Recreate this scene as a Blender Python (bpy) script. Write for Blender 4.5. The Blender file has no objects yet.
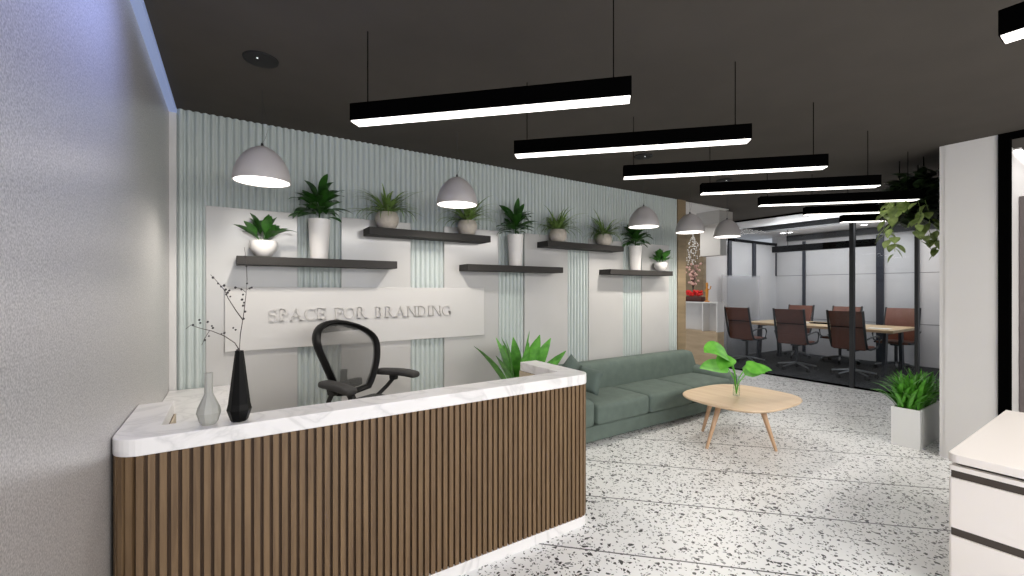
import bpy, bmesh, math, random
from mathutils import Vector, Matrix
PI = math.pi
C = bpy.context.scene
col = C.collection
rnd = random.Random(7)

# ------------------------------------------------------------------ materials
def new_mat(name):
    m = bpy.data.materials.new(name); m.use_nodes = True
    nt = m.node_tree
    return m, nt, nt.nodes['Principled BSDF']

def pmat(name, color, rough=.5, metal=0., noise=0., nscale=20., bump=0., bscale=60., trans=0., coat=0., alpha=1., emis=None, estr=0., spec=.5, stretch=None):
    m, nt, b = new_mat(name)
    c = tuple(color) + (1,)
    b.inputs['Base Color'].default_value = c
    b.inputs['Roughness'].default_value = rough
    b.inputs['Metallic'].default_value = metal
    b.inputs['Specular IOR Level'].default_value = spec
    b.inputs['Transmission Weight'].default_value = trans
    b.inputs['Coat Weight'].default_value = coat
    b.inputs['Alpha'].default_value = alpha
    if emis:
        b.inputs['Emission Color'].default_value = tuple(emis) + (1,)
        b.inputs['Emission Strength'].default_value = estr
    tc = nt.nodes.new('ShaderNodeTexCoord')
    src = tc.outputs['Object']
    if stretch:
        mp = nt.nodes.new('ShaderNodeMapping'); mp.inputs['Scale'].default_value = stretch
        nt.links.new(src, mp.inputs['Vector']); src = mp.outputs['Vector']
    if noise > 0:
        n = nt.nodes.new('ShaderNodeTexNoise'); n.inputs['Scale'].default_value = nscale; n.inputs['Detail'].default_value = 5
        nt.links.new(src, n.inputs['Vector'])
        r = nt.nodes.new('ShaderNodeValToRGB')
        r.color_ramp.elements[0].position = .3; r.color_ramp.elements[1].position = .7
        r.color_ramp.elements[0].color = tuple(max(0, x*(1-noise)) for x in color) + (1,)
        r.color_ramp.elements[1].color = tuple(min(1, x*(1+noise)) for x in color) + (1,)
        nt.links.new(n.outputs['Fac'], r.inputs['Fac']); nt.links.new(r.outputs['Color'], b.inputs['Base Color'])
    if bump > 0:
        n = nt.nodes.new('ShaderNodeTexNoise'); n.inputs['Scale'].default_value = bscale; n.inputs['Detail'].default_value = 4
        nt.links.new(src, n.inputs['Vector'])
        bp = nt.nodes.new('ShaderNodeBump'); bp.inputs['Strength'].default_value = bump; bp.inputs['Distance'].default_value = .01
        nt.links.new(n.outputs['Fac'], bp.inputs['Height']); nt.links.new(bp.outputs['Normal'], b.inputs['Normal'])
    return m

def math_node(nt, op, a, b=None):
    n = nt.nodes.new('ShaderNodeMath'); n.operation = op
    for i, v in enumerate((a, b)):
        if v is None: continue
        if isinstance(v, (int, float)): n.inputs[i].default_value = v
        else: nt.links.new(v, n.inputs[i])
    return n.outputs[0]

def mixc(nt, fac, a, b):
    n = nt.nodes.new('ShaderNodeMix'); n.data_type = 'RGBA'
    nt.links.new(fac, n.inputs[0])
    for s, v in ((6, a), (7, b)):
        if isinstance(v, tuple): n.inputs[s].default_value = v
        else: nt.links.new(v, n.inputs[s])
    return n.outputs[2]

def terrazzo():
    m, nt, b = new_mat('terrazzo')
    g = nt.nodes.new('ShaderNodeNewGeometry')
    pos = g.outputs['Position']
    nz = nt.nodes.new('ShaderNodeTexNoise'); nz.inputs['Scale'].default_value = 14
    nt.links.new(pos, nz.inputs['Vector'])
    add = nt.nodes.new('ShaderNodeMixRGB'); add.blend_type = 'ADD'; add.inputs['Fac'].default_value = .05
    nt.links.new(pos, add.inputs['Color1']); nt.links.new(nz.outputs['Color'], add.inputs['Color2'])
    v2 = add.outputs['Color']
    col_ = (.72, .73, .73, 1)
    n2 = nt.nodes.new('ShaderNodeTexNoise'); n2.inputs['Scale'].default_value = 2.
    nt.links.new(pos, n2.inputs['Vector'])
    cur = mixc(nt, n2.outputs['Fac'], (.84, .845, .845, 1), (.90, .905, .905, 1))
    for scale, thr, edge, seed in ((30, .17, .15, 0), (52, .15, .11, 7.3), (90, .12, .11, 3.1)):
        mp = nt.nodes.new('ShaderNodeMapping'); mp.inputs['Location'].default_value = (seed, seed*1.7, 0)
        mp.inputs['Scale'].default_value = (1, 1, 0)
        mp.inputs['Rotation'].default_value = (0, 0, seed)
        nt.links.new(v2, mp.inputs['Vector'])
        va = nt.nodes.new('ShaderNodeTexVoronoi'); va.voronoi_dimensions = '2D'; va.inputs['Scale'].default_value = scale
        vb = nt.nodes.new('ShaderNodeTexVoronoi'); vb.voronoi_dimensions = '2D'; vb.feature = 'DISTANCE_TO_EDGE'; vb.inputs['Scale'].default_value = scale
        nt.links.new(mp.outputs['Vector'], va.inputs['Vector']); nt.links.new(mp.outputs['Vector'], vb.inputs['Vector'])
        sp = nt.nodes.new('ShaderNodeSeparateColor'); nt.links.new(va.outputs['Color'], sp.inputs['Color'])
        sel = math_node(nt, 'LESS_THAN', sp.outputs[0], thr)
        ins = math_node(nt, 'GREATER_THAN', vb.outputs['Distance'], math_node(nt, 'ADD', math_node(nt, 'MULTIPLY', sp.outputs[2], .14), edge))
        f = math_node(nt, 'MULTIPLY', sel, ins)
        rp = nt.nodes.new('ShaderNodeValToRGB'); rp.color_ramp.interpolation = 'CONSTANT'
        e = rp.color_ramp.elements; e[0].color = (.004, .005, .006, 1); e[1].position = .55; e[1].color = (.05, .052, .055, 1)
        x = e.new(.65); x.color = (.26, .27, .27, 1); x = e.new(.88); x.color = (.035, .04, .045, 1)
        nt.links.new(sp.outputs[1], rp.inputs['Fac'])
        cur = mixc(nt, f, cur, rp.outputs['Color'])
    # joints between the large diagonal slabs
    s = nt.nodes.new('ShaderNodeSeparateXYZ'); nt.links.new(pos, s.inputs[0])
    sm = math_node(nt, 'ADD', s.outputs[0], s.outputs[1])
    fr = math_node(nt, 'FRACT', math_node(nt, 'ADD', math_node(nt, 'DIVIDE', math_node(nt, 'SUBTRACT', sm, 3.79), .994), 20.004))
    gl = math_node(nt, 'LESS_THAN', fr, .016)
    cur = mixc(nt, gl, cur, (.045, .045, .05, 1))
    nt.links.new(cur, b.inputs['Base Color'])
    b.inputs['Roughness'].default_value = .32
    return m

def wood(name, c1, c2, scale=(1, 1, .06), rough=.45, ns=30.):
    m, nt, b = new_mat(name)
    tc = nt.nodes.new('ShaderNodeTexCoord'); mp = nt.nodes.new('ShaderNodeMapping')
    mp.inputs['Scale'].default_value = scale
    nt.links.new(tc.outputs['Object'], mp.inputs['Vector'])
    n = nt.nodes.new('ShaderNodeTexNoise'); n.inputs['Scale'].default_value = ns; n.inputs['Detail'].default_value = 7; n.inputs['Distortion'].default_value = .8
    nt.links.new(mp.outputs['Vector'], n.inputs['Vector'])
    r = nt.nodes.new('ShaderNodeValToRGB'); r.color_ramp.elements[0].position = .32; r.color_ramp.elements[1].position = .68
    r.color_ramp.elements[0].color = c1 + (1,); r.color_ramp.elements[1].color = c2 + (1,)
    nt.links.new(n.outputs['Fac'], r.inputs['Fac']); nt.links.new(r.outputs['Color'], b.inputs['Base Color'])
    b.inputs['Roughness'].default_value = rough
    return m

def marble():
    m, nt, b = new_mat('marble')
    tc = nt.nodes.new('ShaderNodeTexCoord')
    n = nt.nodes.new('ShaderNodeTexNoise'); n.inputs['Scale'].default_value = 2.6; n.inputs['Detail'].default_value = 6; n.inputs['Distortion'].default_value = 1.6
    nt.links.new(tc.outputs['Object'], n.inputs['Vector'])
    a = math_node(nt, 'ABSOLUTE', math_node(nt, 'SUBTRACT', n.outputs['Fac'], .5))
    r = nt.nodes.new('ShaderNodeValToRGB'); e = r.color_ramp.elements
    e[0].position = 0; e[0].color = (.70, .69, .685, 1); e[1].position = .06; e[1].color = (.84, .825, .82, 1)
    x = e.new(.02); x.color = (.77, .755, .75, 1)
    nt.links.new(a, r.inputs['Fac']); nt.links.new(r.outputs['Color'], b.inputs['Base Color'])
    b.inputs['Roughness'].default_value = .28
    return m

def mesh_fabric():
    m, nt, b = new_mat('mesh_fabric')
    b.inputs['Base Color'].default_value = (.11, .11, .105, 1); b.inputs['Roughness'].default_value = .4
    tc = nt.nodes.new('ShaderNodeTexCoord')
    ck = nt.nodes.new('ShaderNodeTexWave'); ck.inputs['Scale'].default_value = 120; ck.bands_direction = 'Z'
    nt.links.new(tc.outputs['Object'], ck.inputs['Vector'])
    a = math_node(nt, 'ADD', math_node(nt, 'MULTIPLY', ck.outputs['Fac'], .18), .55)
    nt.links.new(a, b.inputs['Alpha'])
    return m

def grain_wall():
    m, nt, b = new_mat('grained_metallic_wall')
    tc = nt.nodes.new('ShaderNodeTexCoord')
    n = nt.nodes.new('ShaderNodeTexNoise'); n.inputs['Scale'].default_value = 170; n.inputs['Detail'].default_value = 3
    nt.links.new(tc.outputs['Object'], n.inputs['Vector'])
    r = nt.nodes.new('ShaderNodeValToRGB'); e = r.color_ramp.elements
    e[0].position = .3; e[0].color = (.38, .37, .365, 1); e[1].position = .68; e[1].color = (.74, .72, .71, 1)
    nt.links.new(n.outputs['Fac'], r.inputs['Fac']); nt.links.new(r.outputs['Color'], b.inputs['Base Color'])
    bp = nt.nodes.new('ShaderNodeBump'); bp.inputs['Strength'].default_value = .35; bp.inputs['Distance'].default_value = .002
    nt.links.new(n.outputs['Fac'], bp.inputs['Height']); nt.links.new(bp.outputs['Normal'], b.inputs['Normal'])
    b.inputs['Roughness'].default_value = .33; b.inputs['Metallic'].default_value = .4
    return m

def glass(name, tint=(.92, .95, .97), gloss=.10):
    m = bpy.data.materials.new(name); m.use_nodes = True; nt = m.node_tree
    nt.nodes.remove(nt.nodes['Principled BSDF'])
    out = nt.nodes['Material Output']
    t = nt.nodes.new('ShaderNodeBsdfTransparent'); t.inputs[0].default_value = tint + (1,)
    g = nt.nodes.new('ShaderNodeBsdfGlossy'); g.inputs['Roughness'].default_value = .02
    mx = nt.nodes.new('ShaderNodeMixShader')
    fr = nt.nodes.new('ShaderNodeFresnel'); fr.inputs[0].default_value = 1.45
    nt.links.new(math_node(nt, 'MULTIPLY', fr.outputs[0], gloss*10), mx.inputs[0])
    nt.links.new(t.outputs[0], mx.inputs[1]); nt.links.new(g.outputs[0], mx.inputs[2]); nt.links.new(mx.outputs[0], out.inputs[0])
    return m

def leafmat(name, c1, c2):
    m = pmat(name, c1, rough=.42)
    nt = m.node_tree; b = nt.nodes['Principled BSDF']
    tc = nt.nodes.new('ShaderNodeTexCoord')
    n = nt.nodes.new('ShaderNodeTexNoise'); n.inputs['Scale'].default_value = 14
    nt.links.new(tc.outputs['Object'], n.inputs['Vector'])
    r = nt.nodes.new('ShaderNodeValToRGB'); r.color_ramp.elements[0].position = .35; r.color_ramp.elements[1].position = .65
    r.color_ramp.elements[0].color = c1 + (1,); r.color_ramp.elements[1].color = c2 + (1,)
    nt.links.new(n.outputs['Fac'], r.inputs['Fac']); nt.links.new(r.outputs['Color'], b.inputs['Base Color'])
    return m

def emit(name, color, s):
    return pmat(name, (.8, .8, .8), emis=color, estr=s)

M = dict(
    terrazzo=terrazzo(), marble=marble(), meshf=mesh_fabric(), grain=grain_wall(),
    ceiling=pmat('ceiling_paint', (.078, .070, .062), .9, noise=.05, nscale=3, spec=.15),
    reed=pmat('reeded_mint_wall', (.53, .585, .57), .35, noise=.03, nscale=3),
    panel=pmat('glossy_gray_panel', (.53, .525, .515), .13, noise=.03, nscale=2, bump=.02, bscale=3),
    sign=pmat('sign_panel', (.60, .59, .575), .45), sign_letter=pmat('sign_letter', (.56, .54, .52), .4),
    whitew=pmat('white_paint', (.68, .67, .66), .5, noise=.02, nscale=2),
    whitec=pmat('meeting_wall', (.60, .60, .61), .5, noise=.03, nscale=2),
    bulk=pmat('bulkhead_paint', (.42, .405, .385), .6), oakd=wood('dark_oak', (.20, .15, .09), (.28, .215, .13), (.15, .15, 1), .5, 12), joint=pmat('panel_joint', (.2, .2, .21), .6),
    walnut=wood('walnut_slats', (.125, .075, .037), (.205, .128, .064), (1, 1, .05), .5, 40),
    walnutd=wood('walnut_backing', (.055, .028, .012), (.09, .048, .022), (1, 1, .05), .6, 40),
    oak=wood('oak', (.24, .18, .105), (.32, .24, .145), (.15, .15, 1), .5, 12),
    oakfloor=wood('pale_wood_front', (.36, .27, .17), (.46, .35, .23), (.15, .15, 1), .5, 12),
    beech=wood('beech', (.70, .51, .33), (.80, .62, .43), (1, .12, 1), .4, 14),
    mtop=wood('meeting_oak', (.52, .37, .20), (.62, .46, .27), (1, .1, 1), .4, 14), beechleg=wood('beech_leg', (.52, .33, .20), (.62, .42, .27), (1, 1, .1), .45, 14),
    shelf=pmat('shelf_charcoal', (.020, .018, .016), .7, noise=.1, nscale=40),
    black=pmat('black_metal', (.0012, .0012, .0012), .8, spec=.0), dgray=pmat('dark_gray_metal', (.045, .047, .05), .4, metal=.5),
    chrome=pmat('aluminium', (.35, .36, .37), .3, metal=.9),
    navy=pmat('dark_frame', (.015, .018, .03), .4),
    diff=emit('bar_diffuser', (1., .95, .89), 2.8), pdiff=emit('pendant_diffuser', (1., .95, .89), 3.),
    spot=emit('downlight', (1., .98, .95), 12.), unlit=pmat('unlit_diffuser', (.12, .12, .13), .4),
    led=emit('indicator', (.9, .95, 1.), 1.2), striplight=emit('strip_light', (1, .96, .92), 6.),
    shade=pmat('pendant_shade', (.60, .565, .56), .42, bump=.02), cord=pmat('cord', (.02, .02, .02), .6),
    greycord=pmat('grey_cord', (.05, .05, .05), .7, spec=.1),
    ceramic=pmat('white_ceramic', (.78, .76, .74), .35), taupe=pmat('taupe_ceramic', (.50, .45, .39), .5, noise=.12, nscale=30),
    planter=pmat('white_planter', (.80, .81, .81), .5),
    soil=pmat('soil', (.03, .02, .013), .9, noise=.4, nscale=60, bump=.5),
    sofa=pmat('sage_fabric', (.125, .165, .143), .9, noise=.10, nscale=9, bump=.25, bscale=220),
    pillow=pmat('sage_pillow', (.11, .147, .13), .9, noise=.08, nscale=12, bump=.2, bscale=250),
    leather=pmat('brown_leather', (.15, .046, .024), .42, noise=.12, nscale=10, bump=.08, bscale=90),
    carpet=pmat('charcoal_carpet', (.020, .021, .024), .95, noise=.5, nscale=3.5, bump=.3, bscale=200, stretch=(.4, 2.5, 1)),
    vase=pmat('grey_vase', (.40, .40, .37), .6), bvase=pmat('black_vase', (.003, .003, .003), .4, spec=.15),
    twig=pmat('twig', (.05, .035, .03), .8), blossom=pmat('dark_blossom', (.05, .045, .045), .7),
    laminate=pmat('cream_laminate', (.86, .81, .77), .35), channel=pmat('drawer_channel', (.055, .042, .033), .5),
    beige=pmat('inner_beige', (.55, .46, .33), .5), desk=pmat('white_worktop', (.80, .78, .76), .35),
    frameblack=pmat('black_plastic', (.004, .004, .004), .5, spec=.2), rubber=pmat('black_rubber', (.012, .012, .012), .55), armpad=pmat('arm_pad', (.035, .034, .033), .6),
    leaf_dark=leafmat('leaf_dark', (.012, .055, .006), (.035, .13, .016)),
    leaf_mid=leafmat('leaf_mid', (.022, .11, .010), (.055, .21, .022)),
    leaf_grass=leafmat('leaf_grass', (.09, .17, .03), (.22, .34, .09)),
    leaf_bright=leafmat('leaf_bright', (.05, .22, .015), (.12, .40, .04)),
    leaf_lime=leafmat('leaf_lime', (.10, .40, .03), (.18, .55, .06)),
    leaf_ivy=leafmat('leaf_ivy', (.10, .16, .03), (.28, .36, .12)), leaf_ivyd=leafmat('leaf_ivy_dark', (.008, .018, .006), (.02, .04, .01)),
    bluesheen=pmat('blue_sheen_trim', (.35, .42, .62), .3, emis=(.30, .40, .75), estr=.35),  # bluish reflection along the wall top put into base colour and glow
    glass=glass('clear_glass', (.90, .92, .94), .05), vglass=glass('vase_glass', (.95, .98, .96), .03), frost=pmat('frosted_glass', (.50, .51, .53), .5, alpha=.35),
    red=pmat('red_flowers', (.60, .01, .01), .6), basket=pmat('brown_basket', (.06, .015, .01), .8, noise=.4, nscale=50),
    blossomw=pmat('white_blossom', (.62, .60, .57), .7), pink=pmat('pink_blossom', (.55, .33, .28), .7), orange=pmat('orange_figure', (.55, .23, .03), .5),
    doorp=pmat('taupe_door', (.13, .11, .11), .5), paper=pmat('paper', (.8, .8, .8), .6),
    speaker=pmat('speaker_grille', (.008, .008, .008), .8, noise=.3, nscale=150),
)

# ------------------------------------------------------------------ geometry helpers
def box(bm, x0, x1, y0, y1, z0, z1):
    vs = [bm.verts.new((x, y, z)) for z in (z0, z1) for x, y in ((x0, y0), (x1, y0), (x1, y1), (x0, y1))]
    for f in ((3, 2, 1, 0), (4, 5, 6, 7), (0, 1, 5, 4), (1, 2, 6, 5), (2, 3, 7, 6), (3, 0, 4, 7)):
        bm.faces.new([vs[i] for i in f])
    return vs

def prism(bm, pts, z0, z1):
    a = [bm.verts.new((x, y, z0)) for x, y in pts]; b = [bm.verts.new((x, y, z1)) for x, y in pts]
    n = len(pts)
    bm.faces.new(a[::-1]); bm.faces.new(b)
    for i in range(n): bm.faces.new((a[i], a[(i+1) % n], b[(i+1) % n], b[i]))

def tube(bm, pts, r, seg=8, r2=None, cap=True):
    pts = [Vector(p) for p in pts]; n = len(pts); rings = []
    up = Vector((0, 0, 1))
    for i, p in enumerate(pts):
        d = (pts[min(i+1, n-1)] - pts[max(i-1, 0)])
        if d.length < 1e-9: d = Vector((0, 0, 1))
        d.normalize()
        a = d.cross(up)
        if a.length < .05: a = d.cross(Vector((1, 0, 0)))
        a.normalize(); b = d.cross(a)
        rr = r if r2 is None else r + (r2-r)*i/(n-1)
        rings.append([bm.verts.new(p + a*math.cos(2*PI*k/seg)*rr + b*math.sin(2*PI*k/seg)*rr) for k in range(seg)])
    for i in range(n-1):
        for k in range(seg): bm.faces.new((rings[i][k], rings[i][(k+1) % seg], rings[i+1][(k+1) % seg], rings[i+1][k]))
    if cap: bm.faces.new(rings[0][::-1]); bm.faces.new(rings[-1])

def lathe(bm, prof, seg=32, loc=(0, 0, 0)):
    rings = []
    for r, z in prof:
        if r < 1e-5: rings.append([bm.verts.new((loc[0], loc[1], loc[2]+z))])
        else: rings.append([bm.verts.new((loc[0]+r*math.cos(2*PI*k/seg), loc[1]+r*math.sin(2*PI*k/seg), loc[2]+z)) for k in range(seg)])
    for a, b in zip(rings, rings[1:]):
        for k in range(seg):
            k2 = (k+1) % seg
            if len(a) == 1 and len(b) == 1: continue
            if len(a) == 1: bm.faces.new((a[0], b[k2], b[k]))
            elif len(b) == 1: bm.faces.new((a[k], a[k2], b[0]))
            else: bm.faces.new((a[k], a[k2], b[k2], b[k]))

def soft(bm, cx, cy, cz, sx, sy, sz, r=.05, puff=(0, 0, 0), n=10, mat=None):
    """rounded, slightly puffed block"""
    t = bmesh.new(); bmesh.ops.create_cube(t, size=2)
    bmesh.ops.subdivide_edges(t, edges=t.edges[:], cuts=n, use_grid_fill=True)
    hx, hy, hz = sx/2, sy/2, sz/2
    idx = {}
    def warp(u): return u*(1.5 - .5*u*u) if False else u
    for v in t.verts:
        u = Vector(v.co)
        # concentrate samples near the edges
        w = Vector([math.sin(c*PI/2) for c in u])
        p = Vector((w.x*hx, w.y*hy, w.z*hz))
        q = Vector((max(-hx+r, min(hx-r, p.x)), max(-hy+r, min(hy-r, p.y)), max(-hz+r, min(hz-r, p.z))))
        d = p-q
        if d.length > 1e-6: p = q + d.normalized()*r
        a, b_, c = p.x/hx, p.y/hy, p.z/hz
        p.z += puff[2]*(1-a*a)*(1-b_*b_)*(1 if c > 0 else -1)*min(1, abs(c)*1.2)
        p.y += puff[1]*(1-a*a)*(1-c*c)*(1 if b_ > 0 else -1)*min(1, abs(b_)*1.2)
        p.x += puff[0]*(1-b_*b_)*(1-c*c)*(1 if a > 0 else -1)*min(1, abs(a)*1.2)
        if mat is not None: p = mat @ p
        idx[v] = bm.verts.new((p.x+cx, p.y+cy, p.z+cz))
    for f in t.faces: bm.faces.new([idx[v] for v in f.verts])
    t.free()

def leaf(bm, base, az, el, L, W, droop=.8, segs=7, petiole=0., fold=.25, prof='oval', twist=0., roll=0.):
    """one leaf blade with a bending midrib"""
    base = Vector(base); p = base.copy(); step = (L+petiole)/segs
    rows = []; e = el
    side = Vector((-math.sin(az+twist), math.cos(az+twist), 0))
    for i in range(segs+1):
        s = i/segs
        d = Vector((math.cos(az)*math.cos(e), math.sin(az)*math.cos(e), math.sin(e)))
        f = (s*(L+petiole)-petiole)/L
        if f <= 0: w = .004 if petiole > 0 else W*.12
        elif prof == 'blade': w = W*max(.03, (1-f)**.7)*min(1, .35+f*4)
        elif prof == 'heart': w = W*max(.02, math.sin(PI*min(1, (f*.86+.14)))**.75*(1.15-.45*f))
        else: w = W*max(.04, math.sin(PI*(.06+.93*f))**.8)
        nrm = side.cross(d).normalized()
        w = max(w, .003)
        if nrm.z < 0: nrm = -nrm
        sd = side*math.cos(roll) + nrm*math.sin(roll)
        l = bm.verts.new(p + sd*w/2 + nrm*fold*w/2)
        c = bm.verts.new(p)
        r = bm.verts.new(p - sd*w/2 + nrm*fold*w/2)
        rows.append((l, c, r))
        p = p + d*step; e -= droop/segs*(.4+1.2*s)
    for a, b in zip(rows, rows[1:]):
        bm.faces.new((a[0], a[1], b[1], b[0])); bm.faces.new((a[1], a[2], b[2], b[1]))

def obj(name, bm, m, parent=None, smooth=None, loc=None, bevel=None, seg=2):
    bmesh.ops.recalc_face_normals(bm, faces=bm.faces[:]) if smooth != 'leaf' else None
    me = bpy.data.meshes.new(name); bm.to_mesh(me); bm.free()
    me.materials.append(M[m] if isinstance(m, str) else m)
    if smooth:
        for p in me.polygons: p.use_smooth = True
        if smooth != 'leaf':
            me.set_sharp_from_angle(angle=math.radians(40))
    o = bpy.data.objects.new(name, me); col.objects.link(o)
    if parent: o.parent = parent
    if loc: o.location = loc
    if bevel:
        md = o.modifiers.new('bevel', 'BEVEL'); md.width = bevel; md.segments = seg; md.limit_method = 'ANGLE'
    return o

def thing(name, label, cat, loc=(0, 0, 0), rotz=0, group=None):
    o = bpy.data.objects.new(name, None); col.objects.link(o); o.empty_display_size = .1
    o.location = loc; o.rotation_euler = (0, 0, rotz)
    o['label'] = label; o['category'] = cat
    if group: o['group'] = group
    return o

def tag(o, label, cat, group=None):
    o['label'] = label; o['category'] = cat
    if group: o['group'] = group
    return o

def struct(name, bm, m, label, cat='structure', bevel=None):
    o = obj(name, bm, m, bevel=bevel); o['kind'] = 'structure'; o['label'] = label; o['category'] = cat
    return o

def dup(root, loc, rotz=None, label=None, group=None):
    r = root.copy(); col.objects.link(r); r.location = loc
    if rotz is not None: r.rotation_euler = (0, 0, rotz)
    if label: r['label'] = label
    if group: r['group'] = group
    for ch in list(root.children):
        c = ch.copy(); col.objects.link(c); c.parent = r
        for g in list(ch.children):
            d = g.copy(); col.objects.link(d); d.parent = c
    return r

def B(*boxes):
    bm = bmesh.new()
    for b in boxes: box(bm, *b)
    return bm

# ------------------------------------------------------------------ setting
ZC = 2.965           # dark ceiling
YW = 4.11            # reeded feature wall
XL = -.393           # left wall
XG = 8.45            # glass wall of the meeting room
XB = 12.0            # its back wall
YM = 5.68            # its left wall

struct('floor', B((-.6, XG, -3, 7.6, -.05, 0)), 'terrazzo', 'pale terrazzo floor with black and grey chips', 'floor')
struct('floor_meeting_room', B((XG, XB+.2, 0, 7.6, -.05, 0)), 'carpet', 'charcoal carpet behind the glass wall', 'floor')
struct('ceiling', B((-.6, XG+.06, -3, YW, ZC, ZC+.05), (5.66, XG+.06, YW, 7.6, ZC, ZC+.05)), 'ceiling', 'dark charcoal painted ceiling', 'ceiling')
struct('ceiling_meeting_room', B((XG+.06, XB+.2, 0, 7.6, ZC+.01, ZC+.06)), 'whitec', 'pale grey ceiling of the meeting room', 'ceiling')
struct('wall_left', B((XL-.1, XL, -3, YW+.1, 0, ZC)), 'grain', 'grained metallic grey wall at the left', 'wall')
struct('trim_1', B((XL, XL+.045, -3, YW-.001, ZC-.035, ZC-.001)), 'bluesheen', 'thin strip with painted blue sheen along the top of the left wall', 'trim')

# reeded wall: half-round vertical ribs
bm = bmesh.new()
pitch = .0505; x = XL+.045; prof = []
nre = 0
while x < 5.66:
    w = pitch
    for k in range(9):
        a = k/8
        prof.append((x+w*.10+w*.78*a, YW-.002-.021*math.sin(PI*a)**.6))
    prof.append((x+w*.95, YW-.001))
    x += w
top = [bm.verts.new((px, py, ZC)) for px, py in prof]; bot = [bm.verts.new((px, py, 0)) for px, py in prof]
for i in range(len(prof)-1): bm.faces.new((bot[i], bot[i+1], top[i+1], top[i]))
box(bm, XL, 5.66, YW+.002, YW+.14, 0, ZC)
struct('wall_back', bm, 'reed', 'mint reeded feature wall behind the counter', 'wall')
struct('trim_2', B((XL+.001, XL+.044, YW-.02, YW, 0, ZC-.036)), 'whitew', 'flat margin where reeded wall meets left wall', 'trim')
k = 3
for x0, x1 in ((-.168, .471), (.826, 1.471), (1.828, 2.48), (2.832, 3.48), (3.832, 4.458), (4.842, 5.439)):
    struct('trim_%d' % k, B((x0, x1, YW-.034, YW-.002, 0, 2.25)), 'panel', 'smooth glossy grey panel on the reeded wall, number from left %d' % (k-2), 'wall panel', bevel=.003); k += 1
struct('trim_%d' % k, B((5.661, 5.85, YW-.03, YW+.14, 0, ZC)), 'oak', 'oak end strip of the feature wall', 'trim'); k += 1

# ------------------------------------------------------------------ area past the feature wall
struct('wall_rear', B((8.75, 8.85, YM-.02, 7.6, 0, ZC)), 'oakd', 'oak clad wall behind the open shelf unit', 'wall')
struct('trim_%d' % k, B((5.86, 7.08, YW+.005, 5.3, ZC-.02, ZC-.002)), 'whitew', 'white soffit panel beyond the feature wall', 'soffit'); k += 1
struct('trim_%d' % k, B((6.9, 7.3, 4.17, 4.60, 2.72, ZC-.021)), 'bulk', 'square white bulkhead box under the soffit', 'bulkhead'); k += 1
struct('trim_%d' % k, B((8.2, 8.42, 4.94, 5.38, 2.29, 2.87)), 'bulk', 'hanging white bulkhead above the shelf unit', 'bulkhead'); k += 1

# meeting room shell
struct('wall_meeting_back', B((XB, XB+.1, 0, YM+.1, 0, ZC+.01)), 'whitec', 'pale panelled back wall of the meeting room', 'wall')
struct('trim_%d' % k, B((XB-.004, XB, 0, YM, 1.945, 1.957), (XB-.004, XB, 0, YM, .865, .877)), 'joint', 'thin horizontal joints of the meeting room wall', 'trim'); k += 1
struct('trim_%d' % k, B((XB-.12, XB-.006, 0, YM-.3, 2.83, 2.96)), 'dgray', 'dark beam along the top of the meeting room back wall', 'beam'); k += 1
struct('trim_%d' % k, B((9.75, 9.98, 0, YM+.8, ZC-.09, ZC+.005)), 'dgray', 'dark beam across the meeting room ceiling', 'beam'); k += 1
def pxY(px, x):
    r = (px-512)/430; return x*(.8377-.5461*r)/(.5461+.8377*r)
for px, w in ((776, .05), (804.5, .06), (880.5, .13), (917.5, .07)):
    y = pxY(px, XB)
    struct('trim_%d' % k, B((XB-.05, XB-.005, y-w/2, y+w/2, 1.95 if px < 780 else 0, 2.80)), 'navy', 'dark vertical post on the meeting room back wall %d' % (k), 'post'); k += 1
struct('wall_meeting_left', B((8.86, XB, YM, YM+.08, 0, 2.74)), 'whitec', 'pale left wall of the meeting room', 'wall')
struct('trim_%d' % k, B((8.86, XB-.06, YM-.05, YM+.08, 2.742, 2.80)), 'black', 'dark header along the meeting room left wall', 'trim'); k += 1
def pxX(px, y):
    r = (px-512)/430; return y*(.5461+.8377*r)/(.8377-.5461*r)
for px in (729.5, 754):
    x = pxX(px, YM-.02)
    struct('trim_%d' % k, B((x-.06, x+.06, YM-.045, YM-.002, 1.9, 2.74)), 'navy', 'short dark post on the meeting room left wall %d' % k, 'post'); k += 1
x0, x1 = pxX(722, YM-.1), pxX(760, YM-.1)
o = tag(obj('frosted_screen', B((x0, x1, YM-.10, YM-.09, .0, 1.93)), 'frost'), 'frosted glass screen standing before the meeting room left wall', 'screen')

# glass wall
g0, g1, g2 = 2.047, 2.835, 4.94
struct('window_1', B((XG-.006, XG+.006, g1+.03, g2, .03, ZC-.03)), 'glass', 'large clear glass pane of the meeting room, left of the post', 'glass wall')
struct('window_2', B((XG-.006, XG+.006, g0, g1-.03, .03, ZC-.03)), 'glass', 'clear glass pane of the meeting room, right of the post', 'glass wall')
for yy, w, n in ((g1, .06, 'dark upright post in the middle of the glass wall'), (g0, .04, 'dark right end post of the glass wall')):
    struct('trim_%d' % k, B((XG-.035, XG+.035, yy-w/2, yy+w/2, 0, ZC)), 'dgray', n, 'post'); k += 1
struct('trim_%d' % k, B((XG-.03, XG+.03, g0, g2+.1, .0, .025)), 'black', 'black floor track of the glass wall', 'trim'); k += 1
struct('trim_%d' % k, B((XG-.03, XG+.03, g0, g2+.1, ZC-.025, ZC)), 'black', 'black ceiling track of the glass wall', 'trim'); k += 1

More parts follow.
